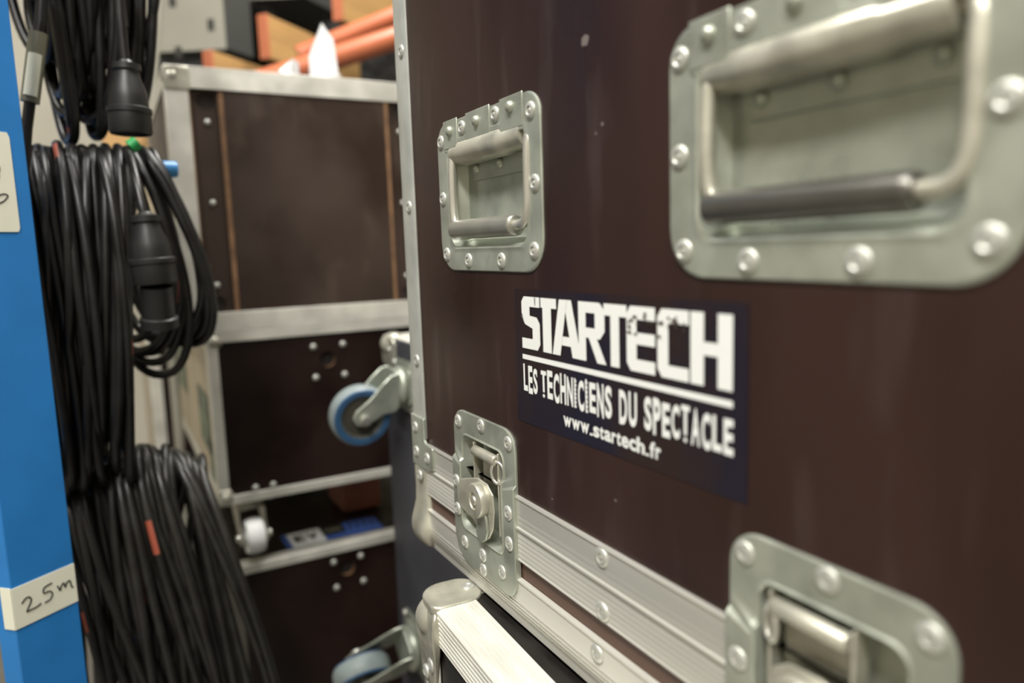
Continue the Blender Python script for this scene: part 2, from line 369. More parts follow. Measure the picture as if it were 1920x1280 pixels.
# ------------------------------------------------------------------ recessed handles
def make_handle(dy, dark):
    def G(u, v, n): return (XF - n, u + dy, v)
    o = [rr(.454, .638, -.020, .1115, (.024, .024, .020, .020), 8)]
    def ring(u0, u1, v0, v1, r, n): return [G(u, v, n) for u, v in rr(u0, u1, v0, v1, r, 8)]
    mb = MB()
    R4 = (.026, .026, .019, .019)
    rings = [ring(.454, .638, -.0205, .1115, R4, -.0004), ring(.454, .638, -.0205, .1115, R4, .0008), ring(.4548, .6372, -.0197, .1107, R4, .0016), ring(.4560, .6360, -.0185, .1095, (.025, .025, .018, .018), .0016), ring(.4705, .6205, -.0050, .0955, .0145, .0016),
             ring(.472, .619, -.0035, .094, .013, .0016), ring(.4745, .6165, -.0010, .092, .0125, .0024), ring(.4765, .6145, .0010, .090, .012, .0014),
             ring(.4785, .6125, .0030, .088, .011, -.004), ring(.484, .607, .0075, .086, .010, -.0145), ring(.487, .604, .0105, .084, .009, -.0155)]
    mb.loft(rings, cap=(False, True))
    hp = build('recessed_handle', mb, M_ZINC, case, smooth=40)
    for y, z in ((.629, .096), (.6355 - .006, .045), (.626, -.006), (.580, -.0115), (.519, -.0115), (.467, -.004), (.4635, .045), (.467, .097)):
        stud(hp, RIVET, (XF - .0016, y + dy, z))
    # folded top flange in three tabs, dome rivets between
    mb = MB()
    for a, b in ((.6215, .5925), (.5745, .5305), (.5130, .4775)):
        mb.fbox(G, b, a, .088, .1130, .0010, .0026)
    mb.fbox(G, .4790, .6205, .0855, .0955, .0007, .0022)
    build('hinge_flange', mb, M_ZINC, hp, bevel=.0007)
    for y, z in ((.607, .103), (.5535, .1035), (.4955, .1045)): stud(hp, DOME, (XF - .0026, y + dy, z), s=.9)
    for y, z in ((.5835, .1025), (.5218, .1035)): stud(hp, RIVET, (XF - .0018, y + dy, z), s=.95)
    mb = MB()
    mb.lathe([(.004, 0), (.0098, 0), (.0102, .002), (.0102, .028), (.0118, .032), (.0118, .108), (.0102, .112), (.0102, .126), (.0095, .128), (.0045, .128), (.0045, .122)], G(.484, .0835, -.0065), (0, 1, 0), 24)
    build('spring_barrel', mb, M_ZINCW, hp, smooth=40)
    mb = MB()
    mb.fbox(G, .4825, .594, .0585, .080, -.0155, -.0128)
    build('hinge_leaf', mb, M_ZINC, hp, bevel=.0007)
    for y in (.5855, .5415, .4945): stud(hp, DOME, (XF + .0126, y + dy, .0685), s=.85)
    # bent rod: one bar through the barrel ends and the grip
    half = [(.010, .0835, -.006), (.004, .0835, -.005), (0, .082, -.002), (-.0012, .076, .0), (-.001, .06, .0005), (-.001, .04, .0005), (0, .027, .0005), (.003, .020, .0005), (.009, .0165, .0005), (.02, .0160, .0005)]
    p = [(.4755 + a, b, c) for a, b, c in half] + [(.6085 - a, b, c) for a, b, c in reversed(half)]
    P = np.array([G(*q) for q in p]); t = np.linspace(0, len(P) - 1, 84)
    Q = np.stack([np.interp(t, range(len(P)), P[:, k]) for k in range(3)], 1)
    for _ in range(3): Q[1:-1] = (Q[:-2] + 2 * Q[1:-1] + Q[2:]) / 4
    mb = MB().tube(Q, .0042, 10)
    build('handle_rod', mb, M_CHROME if not dark else M_ZINCW, hp, smooth=60)
    mb = MB().lathe([(.003, 0), (.0072, 0), (.0082, .001), (.0085, .004), (.0085, .108), (.0082, .112), (.0060, .1135), (.003, .1135)], G(.4945, .0160, .0005), (0, 1, 0), 24)
    build('grip', mb, M_GRIPN if dark else M_GRIP, hp, smooth=40)
    return hp
tag(make_handle(0, False), 'recessed handle at the far end of the case')
tag(make_handle(-.320, True), 'recessed handle at the near end of the case')

# ------------------------------------------------------------------ butterfly latches
def make_latch(dy, mir):
    yc = .5675
    def G(u, v, n): return (XF - n, (2 * yc - u if mir else u) + dy, v)
    def ring(u0, u1, v0, v1, r, n): return [G(u, v, n(u, v) if callable(n) else n) for u, v in rr(u0, u1, v0, v1, r, 8)]
    def step(b): return lambda u, v: b + (0.0022 if v > -.199 else .0046)
    mb = MB()
    R4 = (.020, .024, .020, .020)
    def raised(uv_n):                                      # the plate is stepped where it crosses the rail
        return uv_n
    # flange as a strip of quads so the step stays crisp: upper and lower halves
    def half(v0, v1, R, h, cut):
        rings = [ring(.507, .628, v0, v1, R, 0.0), ring(.507, .628, v0, v1, R, h - .0006), ring(.5078, .6272, v0 + (.0008 if cut != 'b' else 0), v1 - (.0008 if cut != 't' else 0), R, h)]
        return rings
    def outline(v0, v1, R): return rr(.507, .628, v0, v1, R, 8)
    # upper: U-shape opening downward
    def Upoly(top, bot, ro, ri):
        o = rr(.507, .628, bot, top, (0.0001, 0.0001, ro, ro), 8)
        return o
    inner = rr(.527, .609, -.264, -.173, .010, 8)
    outer = rr(.507, .628, -.2985, -.151, (.018, .026, .020, .020), 8)
    # subdivide both loops by angle and bridge; heights by side of the step
    def resample(poly, N=120):
        P = np.array(poly + [poly[0]]); d = np.r_[0, np.cumsum(np.linalg.norm(np.diff(P, axis=0), axis=1))]
        return P, d
    c0 = np.array((.568, -.2185))
    def at_angle(poly, a):
        P = np.array(poly + [poly[0]]); dr = np.array((math.cos(a), math.sin(a))); best = None
        for p, q in zip(P, P[1:]):
            A = np.array((dr, -(q - p))).T
            if abs(np.linalg.det(A)) < 1e-12: continue
            t, s_ = np.linalg.solve(A, p - c0)
            if t > 0 and -1e-6 <= s_ <= 1 + 1e-6: best = t if best is None else max(best, t)
        return c0 + dr * best
    angs = [2 * PI * i / 144 for i in range(144)]
    aR = math.atan2(.0195, .0605)
    O = [at_angle(outer, a) for a in angs]; I = [at_angle(inner, a) for a in angs]
    hgt = lambda v: .0020 if v > -.199 else (.0050 if v > -.2 - .0 else .0050)
    def hh(v):
        return .0020 if v > -.1975 else (.0020 + .0030 * min(1, (-.1975 - v) / .0016))
    rings = [[G(p[0], p[1], -.0004) for p in O], [G(p[0], p[1], hh(p[1]) - .0007) for p in O],
             [G(*(p + (c0 - p) * .014), hh(p[1])) for p in O], [G(*(p + (c0 - p) * .03), hh(p[1])) for p in O], [G(*(p + (c0 - p) * -.05), hh(p[1])) for p in I], [G(*(p + (c0 - p) * -.03), hh(p[1])) for p in I],
             [G(*(p + (c0 - p) * .0), hh(p[1]) + .0012) for p in I], [G(*(p + (c0 - p) * .025), hh(p[1])) for p in I], [G(*(p + (c0 - p) * .05), -.004) for p in I],
             [G(*(p + (c0 - p) * .12), -.0105) for p in I]]
    mb.loft(rings, cap=(False, True))
    lp = build('butterfly_latch', mb, M_ZINC, case, smooth=30)
    for y, z in ((.6165, -.163), (.568, -.158), (.518, -.163), (.6195, -.222), (.6195, -.250), (.606, -.279), (.568, -.2785), (.568, -.2925), (.531, -.2800), (.5165, -.222), (.5165, -.249)):
        yy = (2 * yc - y if mir else y) + dy
        stud(lp, RIVET, (XF - hh(z), yy, z), s=.98)
    # hinge bar
    mb = MB().lathe([(.0040, 0), (.0048, .001), (.0048, .042), (.0040, .043)], G(.538, -.183, .0030), (0, -1 if mir else 1, 0), 16)
    for y in (.536, .583):
        mb.fbox(G, y - .001, y + .001, -.250, -.176, -.007, .0035)
    mb.fbox(G, .541, .577, -.212, -.185, -.0085, -.003)
    build('hinge_bar', mb, M_ZINCW, lp, smooth=40, bevel=.0004)
    # turned wing: lower flat plate, disc, raised tooth
    mb = MB()
    mb.prism(G, [(0.6155, -.227), (0.6060, -.216), (0.5910, -.2115), (0.5700, -.2055), (0.5510, -.2065), (0.5410, -.2135), (0.5385, -.227), (0.5425, -.245), (0.5505, -.256), (0.5580, -.2605), (0.5680, -.2605), (0.5735, -.2525), (0.5830, -.2475), (0.5950, -.246), (0.6080, -.2445), (0.6135, -.241)], .0052, .0072)
    build('wing_plate', mb, M_ZINCW, lp, bevel=.0007)
    mb = MB().lathe([(.0155, 0), (.0158, .0065), (.0148, .0080), (.008, .0088), (.0072, .0076), (.0045, .0076), (.0038, .0090), (0, .0092)], G(.5620, -.2230, .0072), (-1, 0, 0), 28)
    build('turn_disc', mb, M_ZINCW, lp, smooth=40)
    mb = MB()
    mb.prism(G, [(0.5605, -.226), (0.5550, -.229), (0.5495, -.238), (0.5475, -.248), (0.5515, -.2575), (0.5600, -.2625), (0.5680, -.2605), (0.5705, -.2545), (0.5670, -.245), (0.5630, -.236)], .0072, .0102)
    build('wing_tooth', mb, M_ZINC, lp, bevel=.0008)
    P = [G(.5365 + .006 * math.sin(t), -.189 + .0095 * math.cos(t) - .004, .003 + .003 * math.sin(t)) for t in np.linspace(0, 2 * PI, 24, endpoint=False)]
    mb = MB().tube(P, .0016, 8, closed=True)
    build('spring_ring', mb, M_CHROME, lp, smooth=60)
    return lp
make_latch(0, False); make_latch(-.357, True)

# ------------------------------------------------------------------ sticker with its lettering
ST = MB(); ST.prism(FM, [(.502, -.0335), (.2605, -.0325), (.2605, -.1375), (.502, -.1395)], -.0002, .0004)
st = build('sticker', ST, M_NAVY, case)
tag(st, 'dark navy sticker with white lettering')
L = MB(); NL = .0009; LK = [0]
def up(): LK[0] += 1; return NL + (LK[0] % 9) * .00003
def cell(yl, yr, polys, zt=-.0388, zb=-.0792, mi=0):
    for p in polys: L.flat(FM, [(yl + (yr - yl) * a, zb + (zt - zb) * b) for a, b in p], up(), mi)
def B(a0, a1, b0, b1): return [(a0, b0), (a1, b0), (a1, b1), (a0, b1)]
cell(.4902, .4632, [[(0, .60), (.0, .9), (.14, 1), (.45, 1), (.45, .64), (.18, .47)], B(.40, 1.0, .81, 1), [(.18, .47), (.45, .64), (.84, .62), (1, .50), (1, .44), (.6, .40)], [(.6, .40), (1, .46), (1, .12), (.86, 0), (.6, 0)], B(0, .65, 0, .2)])
cell(.4614, .4398, [B(0, 1, .82, 1), B(.12, .67, 0, .9)])
cell(.4456, .4090, [[(0, 0), (.28, 0), (.54, 1), (.27, 1)], [(.70, 0), (1, 0), (.68, 1), (.42, 1)], B(.16, .84, .19, .35)])
cell(.4119, .3808, [B(0, .28, 0, 1), B(.2, .78, .82, 1), [(.62, .82), (.80, 1), (.97, .88), (.97, .54), (.80, .40), (.62, .54)], B(.2, .80, .40, .57), [(.36, .44), (.66, .44), (1.02, 0), (.70, 0)]])
cell(.3824, .3585, [B(0, 1, .81, 1), B(.30, .68, 0, .9)])
for (yl, yr, mid) in ((.3589, .3318, True), (.3296, .3030, False)):
    P = [[(0, .12), (.14, 0), (.36, 0), (.36, 1), (.14, 1), (0, .88)], B(.3, 1, .80, 1), B(.3, 1, 0, .19)]
    if mid: P.append(B(.3, 1, .42, .60))
    cell(yl, yr, P)
cell(.3016, .2702, [B(0, .33, 0, 1), B(.66, 1, 0, 1), B(.3, .7, .42, .60)])
L.flat(FM, [(.4908, -.0842), (.2702, -.0842), (.2702, -.0880), (.4908, -.0880)], NL)
FCACHE = {}
def glyph(ch, off):
    k = (ch, off)
    if k not in FCACHE:
        c = bpy.data.curves.new('glyph', 'FONT'); c.body = ch; c.offset = off; c.resolution_u = 4; c.fill_mode = 'FRONT' if hasattr(c, 'fill_mode') and 'FRONT' in [e.identifier for e in c.bl_rna.properties['fill_mode'].enum_items] else c.fill_mode
        o = bpy.data.objects.new('glyph', c); COL.objects.link(o)
        dg = bpy.context.evaluated_depsgraph_get(); me = bpy.data.meshes.new_from_object(o.evaluated_get(dg))
        V = np.array([v.co[:2] for v in me.vertices]); Fs = [tuple(p.vertices) for p in me.polygons]
        bpy.data.objects.remove(o); bpy.data.curves.remove(c); bpy.data.meshes.remove(me)
        FCACHE[k] = (V, Fs)
    return FCACHE[k]
def fit(mb, F, ch, off, u0, u1, v0, v1, n, mi=0):
    V, Fs = glyph(ch, off); a = V.min(0); s = V.max(0) - a
    mb.add([F(u0 + (u1 - u0) * (p[0] - a[0]) / s[0], v0 + (v1 - v0) * (p[1] - a[1]) / s[1], n) for p in V], Fs, mi)
def word(txt, yl, yr, zt, zb, off=.035, jit=.0012, narrow='I', gap=.16):
    ws = [(.55 if c in narrow else 1.0) for c in txt]; tot = sum(ws); x = 0
    rnd = random.Random(len(txt) + 3)
    for c, wd in zip(txt, ws):
        a = yl + (yr - yl) * (x + wd * gap / 2) / tot; b = yl + (yr - yl) * (x + wd * (1 - gap / 2)) / tot; x += wd
        j0, j1 = rnd.uniform(-jit, jit), rnd.uniform(-jit, jit)
        t, bt = zt + j0, zb + j1
        if c == 'I':                                      # a notched rod with a dot
            m = (a + b) / 2; hw = abs(b - a) * .34; k = 7
            for i in range(k):
                z0 = bt + (t - bt) * i / k; z1 = bt + (t - bt) * (i + .62) / k
                L.flat(FM, [(m + hw, z0), (m - hw, z0), (m - hw, z1), (m + hw, z1)], up())
            L.flat(FM, [(m + hw * .55, bt), (m - hw * .55, bt), (m - hw * .55, t), (m + hw * .55, t)], NL + .0004)
        elif c == 'T':                                    # T whose stem ends in a dot
            m = (a + b) / 2; hw = abs(b - a) * .17; hb = abs(b - a) * .5
            L.flat(FM, [(m + hb, t - .0032), (m - hb, t - .0032), (m - hb, t), (m + hb, t)], up())
            L.flat(FM, [(m + hw, bt + .0045), (m - hw, bt + .0045), (m - hw, t), (m + hw, t)], up())
            L.flat(FM, [(m, bt), (m - hw * 1.5, bt + .0016), (m, bt + .0034), (m + hw * 1.5, bt + .0016)], up())
        else: fit(L, FM, c, off, a, b, bt, t, NL)
word('LES', .4908, .4685, -.0925, -.1140)
word('TECHNICIENS', .4645, .3745, -.0928, -.1150)
word('DU', .3682, .3488, -.0935, -.1162)
word('SPECTACLE', .3430, .2690, -.0932, -.1148)
xx = .4340; adv = {'w': 1.25, '.': .5, 's': .86, 't': .6, 'a': .9, 'r': .62, 'e': .9, 'c': .88, 'h': .94, 'f': .6}
TX = 'www.startech.fr'; tot = sum(adv[c] for c in TX); uw = (.4340 - .3270) / tot
for c in TX:
    wdt = adv[c] * uw; g = .03 * uw
    h0, h1 = -.1305, {'t': -.1215, 'h': -.1205, 'f': -.1205, '.': -.1288}.get(c, -.1230)
    fit(L, FM, c, .032, xx - g, xx - wdt + g, h0, h1, NL); xx -= wdt
S = L; rnd = random.Random(5)
for k in range(26):                                         # rubbed patches over the E and C
    y = rnd.choice((rnd.uniform(.334, .356), rnd.uniform(.306, .330))); z = -.0470 + rnd.uniform(-.0028, .0045) - (.006 if k % 5 == 0 else 0)
    wv, hv = rnd.uniform(.0008, .0028), rnd.uniform(.0003, .0012)
    S.flat(FM, [(y + wv * math.cos(t) * rnd.uniform(.6, 1.2), z + hv * math.sin(t) * rnd.uniform(.5, 1.3)) for t in [2 * PI * i / 7 for i in range(7)]], NL + .0005 + k * .00001, 1)
for (a, b) in (((.4902, -.052), (.4865, -.060)), ((.4890, -.057), (.4872, -.0585)), ((.470, -.039), (.4696, -.045))):
    S.flat(FM, [(a[0], a[1]), (a[0] - .0012, a[1]), (b[0] - .0006, b[1]), (b[0], b[1])], NL + .0005, 1)
build('lettering', L, [M_WHITE, M_SCUFF], st)
# small chips and scratches on the face
rnd = random.Random(11); M_CHIP = mat('scratch_grey', (104, 94, 92), 0.6)
for px, py, s in ((1098, 76, .004), (1130, 232, .0015), (1118, 250, .001), (1155, 938, .0012), (1036, 935, .001), (905, 820, .0012), (1312, 105, .001)):
    p = onX(px, py, XF); S = MB()
    S.flat(FM, [(p[1] + s * 1.2 * math.cos(t) * rnd.uniform(.7, 1.1), p[2] + s * math.sin(t) * rnd.uniform(.7, 1.1)) for t in [2 * PI * i / 9 for i in range(9)]], .00025)
    build('chip', S, M_CHIP, case)

# ------------------------------------------------------------------ the case it stands on
low = thing('flight_case', (.236, .621, -.3245), 'dark flight case with bright ribbed rails underneath the lettered case', 'flight case', rz=math.radians(-2.6))
HL = ZF + .0 - (-.3245)                                     # local z of the floor
mb = MB().box(.002, .62, -.95, -.002, HL, -.0013)
build('case_body', mb, M_BLACK, low, local=True, bevel=.001)
def FT(u, v, n): return (v, -u, n)                          # top rail: u towards the near end, v into the case, n up
def FS(u, v, n): return (-n, -u, v)
mb = MB()
prof = [(0.0, -.004), (.0012, .0000), (.0030, .0004)] + [(v, n) for k in range(7) for v, n in ((.0045 + k * .0042, .0004), (.0070 + k * .0042, .0004), (.0076 + k * .0042, .0001), (.0084 + k * .0042, .0001))] + [(.0350, .0004), (.0366, .0003), (.0370, -.0010)]
pr = prof + [(.0370, -.0014), (0.0, -.0060)]
mb.loft([[FT(u, v, n) for v, n in pr] for u in (.036, .94)])
pr = [(-.001, 0.0)] + grooves(-.0020, -.0330, 7, .0022, .0008) + [(-.0338, .002), (-.0345, 0)]
extrude_profile(mb, FS, pr, .036, .94)
tr = build('top_rail', mb, M_ALUW, low, local=True, smooth=25)
mb = MB()
mb.box(.045, .60, -.030, .0022, -.035, -.0003)              # rail of the far end
build('end_rail', mb, M_ALUW, low, local=True, bevel=.001)
mb = MB()
pr = [(-.0004, 0.0)] + [(-u, n) for u, n in grooves(.002, .034, 6, .0022, .0008)] + [(-.035, 0)]
mb.loft([[(-n, u, z) for u, n in pr + [(-.035, -.001), (0, -.001)]] for z in (HL, -.055)])
build('upright_rail', mb, M_ALUW, low, local=True, smooth=25)
# ball corner with its legs
mb = MB()
mb.sphere((.0165, -.0160, -.0190), .0300, .0255, .0220, 36, 20)
mb.loft([[(x, y, z) for x, y in rr(-.006, .050, -.043, .006, (.010, .022, .019, .024), 8)] for z in (-.006, .0016)] + [[(x, y, .0026) for x, y in rr(-.003, .047, -.040, .003, (.009, .020, .017, .022), 8)]])   # top leg
rings = []
for z, n, w0, w1 in ((-.003, .0030, -.038, -.016), (-.008, .0062, -.043, -.008), (-.014, .0078, -.044, -.001), (-.022, .0085, -.044, .0035), (-.034, .0080, -.043, .0045), (-.048, .0062, -.040, .0042), (-.062, .0050, -.036, .0040), (-.078, .0044, -.034, .0035), (-.086, .0040, -.028, -.001)):
    rings.append([(-n, w0, z), (-n, w1, z), (.0, w1 + .0003, z), (.0, w0, z)])
mb.loft(rings)
mb.box(.014, .05, .0005, .0042, -.05, -.004)
ball2 = build('ball_corner', mb, M_ZINCW, low, local=True, smooth=55, bevel=.0016, seg=3)
OFF[ball2.name] = np.zeros(3)
stud(ball2, RIVET, (.0385, -.018, .0026), (0, 0, 1), 1.0, local=True)
for y, z in ((-.027, -.060), (-.012, -.074)): stud(ball2, RIVET, (-.0052, y, z), (-1, 0, 0), 1.05, local=True)

# ------------------------------------------------------------------ castors
def caster(parent, F, fs, wheel_r, wheel_w, trail_dir, mats, plate=True):
    """F(u, v, n): plate plane u,v and n away from it; trail_dir: unit (u, v) the wheel trails to"""
    ca, sa = trail_dir
    def P(t, c, n): return Vector(F(t * ca - c * sa, t * sa + c * ca, n))    # t along trail, c across (axle)
    ax = (P(0, 1, 0) - P(0, 0, 0)).normalized()
    nz, ta = .080 * fs, .036 * fs
    mb = MB()
    q = rr(-.050 * fs, .050 * fs, -.042 * fs, .042 * fs, .012 * fs, 5)
    mb.loft([[F(u, v, n) for u, v in q] for n in (.0, .004 * fs)])
    q2 = rr(-.036 * fs, .036 * fs, -.030 * fs, .030 * fs, .010 * fs, 5)
    mb.loft([[F(u, v, n) for u, v in q2] for n in (.004 * fs, .0075 * fs)])
    pl = build('caster_plate', mb, mats[0], parent, bevel=.001)
    nrm = (Vector(F(0, 0, 1)) - Vector(F(0, 0, 0))).normalized()
    for su in (-.042, .042):
        for sv in (-.034, .034): stud(pl, BOLT, F(su * fs, sv * fs, .004 * fs), nrm, 1.1)
    mb = MB()
    mb.lathe([(.026 * fs, .007 * fs), (.032 * fs, .010 * fs), (.033 * fs, .017 * fs), (.028 * fs, .022 * fs), (.024 * fs, .024 * fs)], F(0, 0, 0), nrm, 24)
    hw = wheel_w / 2 + .006 * fs
    out = [(-.030, .022), (.026, .022), (.034, .030), (.036, .050), (.052, .080), (.048, .094), (.036, .100), (.024, .094), (.008, .072), (-.014, .052), (-.028, .036)]
    out = [(t * fs, n * fs) for t, n in out]
    for sgn in (-1, 1):
        mb.loft([[P(t, sgn * hw, n) for t, n in out], [P(t, sgn * (hw + .0035 * fs), n) for t, n in out]])
    mb.loft([[P(t, c, .021 * fs) for t, c in rr(-.030 * fs, .030 * fs, -hw, hw, .006 * fs, 4)], [P(t, c, .0255 * fs) for t, c in rr(-.030 * fs, .030 * fs, -hw, hw, .006 * fs, 4)]])
    build('fork', mb, mats[0], parent, smooth=40, bevel=.0015)
    wc = P(ta + .004 * fs, 0, nz)
    R, W = wheel_r, wheel_w / 2
    mb = MB()
    mb.lathe([(R * .70, -W * .78), (R * .74, -W * .95), (R * .90, -W * .95), (R * .93, -W * .80)], wc, ax, 40, 0, cap=(False, False))
    mb.lathe([(R * .70, W * .78), (R * .74, W * .95), (R * .90, W * .95), (R * .93, W * .80)], wc, ax, 40, 0, cap=(False, False))
    mb.lathe([(R * .66, -W * .8), (R * .92, -W * .84), (R * .985, -W * .5), (R, 0), (R * .985, W * .5), (R * .92, W * .84), (R * .66, W * .8)], wc, ax, 40, 1, cap=(False, False))
    wh = build('wheel', mb, [mats[1], mats[2]], parent, smooth=35)
    mb = MB().lathe([(R * .15, -W * 1.02), (R * .30, -W * 1.0), (R * .34, -W * .72), (R * .60, -W * .66), (R * .70, -W * .86), (R * .71, 0), (R * .70, W * .86), (R * .60, W * .66), (R * .34, W * .72), (R * .30, W * 1.0), (R * .15, W * 1.02)], wc, ax, 32)
    build('wheel_hub', mb, mats[3], wh, smooth=35)
    mb = MB().lathe([(.002, -hw - .012 * fs), (.0075 * fs, -hw - .011 * fs), (.0085 * fs, -hw - .004 * fs), (.006 * fs, -hw), (.006 * fs, hw), (.0085 * fs, hw + .004 * fs), (.0075 * fs, hw + .011 * fs), (.002, hw + .012 * fs)], wc, ax, 14)
    build('axle', mb, M_CHROME, wh, smooth=40)
CAST = (M_ZINC, M_TYRE, M_TREAD, M_HUB)

# ------------------------------------------------------------------ the case stood on end, castors facing the aisle
XE = .415
end = thing('flight_case', (.72, 1.0, ZF), 'blue-black flight case stood on end with blue castors facing the aisle', 'flight case')
ZE = -.150
build('case_body', MB().box(XE, 1.02, .80, 1.228, ZF, ZE), M_BLUEDK, end, bevel=.002)
mb = MB()
mb.box(XE + .001, 1.021, .799, 1.2295, ZE - .003, ZE + .0015); build('top_trim', mb, M_ALUP, end, bevel=.001)
mb = MB(); mb.sphere((XE + .014, 1.212, ZE - .014), .024, .024, .021, 20, 12)
mb.loft([[(XE - .003, y, z) for y, z in rr(1.165, 1.229, ZE - .05, ZE, .015, 5)], [(XE, y, z) for y, z in rr(1.165, 1.229, ZE - .05, ZE, .015, 5)]])
bc = build('ball_corner', mb, M_ZINCW, end, smooth=45)
stud(bc, BOLT, (XE - .003, 1.19, ZE - .02))
def FE1(u, v, n): return (XE - .001 - n, 1.118 + u, -.222 + v)
caster(end, FE1, 1.0, .050, .036, (0.12, -.993), CAST)
def FE2(u, v, n): return (XE - .001 - n, 1.125 + u, -.684 + v)
caster(end, FE2, 1.18, .050, .036, (.66, -.75), CAST)

# ------------------------------------------------------------------ background stack of cases
YA = 1.42
def FA(u, v, n): return (u, YA - n, v)
def front_case(t, x0, x1, z0, z1, depth, yf, side_m, panel_m, rail, holes=(), panel=True, trim_m=M_ALUP, left=True):
    def F(u, v, n): return (u, yf - n, v)
    mb = MB().box(x0 + .001, x1 - .001, yf + .014, yf + depth, z0 + .001, z1 - .001)
    build('case_body', mb, side_m, t)
    if panel:
        mb = MB(); plate_with_holes(mb, F2(yf + .002), x0 + .004, x1 - .004, z0 + .004, z1 - .004, list(holes), .010, 0, 1)
        build('front_panel', mb, [panel_m, M_EDGE, M_HOLE], t)
    mb = MB(); r = rail
    for (a, b, c, d) in ((x0, x1, z1 - r, z1), (x0, x1, z0, z0 + r)):
        mb.box(a, b, yf - .002, yf + .003, c, d)
    mb.box(x0, x1, yf - .002, yf + .03, z1 - .002, z1 + .0015)
    mb.box(x1 - r, x1, yf - .002, yf + .003, z0 + r, z1 - r)
    if left:
        mb.box(x0 - .0015, x0, yf - .002, yf + .035, z0, z1)
        mb.box(x0, x0 + r, yf - .002, yf + .003, z0 + r, z1 - r)
        mb.box(x0 - .0015, x0 + .0, yf + .036, yf + depth, z1 - .03, z1 + .0005); mb.box(x0 - .0015, x0, yf + .036, yf + depth, z0, z0 + .03)
        mb.box(x0 - .0015, x0 + .03, yf + .03, yf + depth, z1 - .0005, z1 + .0012)
    build('edge_trim', mb, trim_m, t, bevel=.0012)
def F2(yf): return lambda u, v, n: (u, yf - n, v)
def hole_sq(cx, cz, r): s = r * 1.05; return (cx - s, cx + s, cz - s, cz + s, r)
# A: rack case on top
A = thing('flight_case', (.345, 1.7, -.1395), 'worn brown rack case with bright rails, topmost of the far stack', 'flight case')
ax0, ax1, az0, az1 = .115, .600, -.1395, .328
front_case(A, ax0, ax1, az0, az1, .55, YA, M_ABROWN, M_ABROWN, .036, panel=False)
mb = MB(); plate_with_holes(mb, F2(YA + .006), ax0 + .03, .2035, az0 + .02, az1 - .03, [hole_sq(.1800, .2730, .0175), hole_sq(.1720, -.0905, .0165)], .005, 0, 1)
M_CUP = mat('brown_cup', (40, 30, 25), 0.7)
sp = build('side_strip', mb, [M_ABROWN, M_EDGE, M_CUP], A)
mb = MB(); plate_with_holes(mb, F2(YA + .006), .5115, ax1 - .03, az0 + .02, az1 - .03, [hole_sq(.545, .2730, .0175), hole_sq(.545, -.0905, .0165)], .005, 0, 1)
sp2 = build('side_strip', mb, [M_ABROWN, M_EDGE, M_CUP], A)
mb = MB().box(.2075, .5095, YA + .001, YA + .012, az0 + .03, az1 - .034)
build('centre_lid', mb, M_ABROWN, A, bevel=.001)
for xa, xb_ in ((.2000, .2078), (.5092, .5155), (ax0 + .034, ax0 + .0385)):
    build('lid_edge', MB().box(xa, xb_, YA + .0002, YA + .01, az0 + .03, az1 - .034), M_EDGE, A)
for x, z in ((.1795, .2364), (.1772, .0946), (.1726, -.0538), (.158, -.02)): stud(sp, BOLT, FA(x, z, -.006), (0, -1, 0), 1.0)
for x, z in ((.541, .236), (.541, .0946), (.541, -.054)): stud(sp2, BOLT, FA(x, z, -.006), (0, -1, 0), 1.0)
for (x, z) in ((ax0, az1), (ax0, az0)):
    mb = MB(); sg = -1 if z > 0 else 1
    mb.sphere((x + .012, YA + .012, z + sg * .0165), .0185, .0185, .0165, 18, 10)
    mb.box(x - .002, x + .040, YA - .004, YA, min(z, z + sg * .040), max(z, z + sg * .040))
    build('ball_corner', mb, M_ZINCW, A, bevel=.002)
# B: caster-boarded case below
Bc = thing('flight_case', (.36, 1.9, -.468), 'dark brown case with beige side and a bolted hole, middle of the far stack', 'flight case')
bx0, bx1, bz0, bz1 = .146, .60, -.468, -.142
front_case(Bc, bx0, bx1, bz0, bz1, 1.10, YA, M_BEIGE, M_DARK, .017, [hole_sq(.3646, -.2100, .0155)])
for x, z in ((.338, -.1830), (.3965, -.1830), (.339, -.2443), (.3968, -.2446), (.210, -.4440), (.2428, -.4440), (.52, -.444)):
    stud(Bc, BOLT, FA(x, z, -.002), (0, -1, 0), 1.15)
mb = MB(); mb.sphere((bx0 + .012, YA + .012, bz1 - .0155), .018, .018, .016, 18, 10); build('ball_corner', mb, M_ZINCW, Bc)
mb = MB(); mb.sphere((bx0 + .010, YA + .010, bz0 + .0145), .018, .018, .016, 18, 10); mb.box(bx0 - .003, bx0 + .02, YA - .004, YA + .02, bz0, bz0 + .03); build('ball_corner', mb, M_ZINCW, Bc, bevel=.002)
for y0, y1, z0, z1 in ((1.95, 2.15, -.34, -.22), (1.50, 1.68, -.39, -.27), (1.46, 1.53, -.44, -.36)):
    build('side_label', MB().box(bx0 - .0012, bx0, y0, y1, z0, z1), M_DGREEN, Bc)
def FB(xc, yc): return lambda u, v, n: (xc + u, yc + v, -.468 - n)
for xc, yc in ((.200, 1.470), (.212, 2.35), (.53, 2.35)):
    caster(Bc, FB(xc, yc), .92, .0345, .034, (0.05, -.9987), (M_ZINCW, M_WHITE, M_WHITE, M_WHITE))
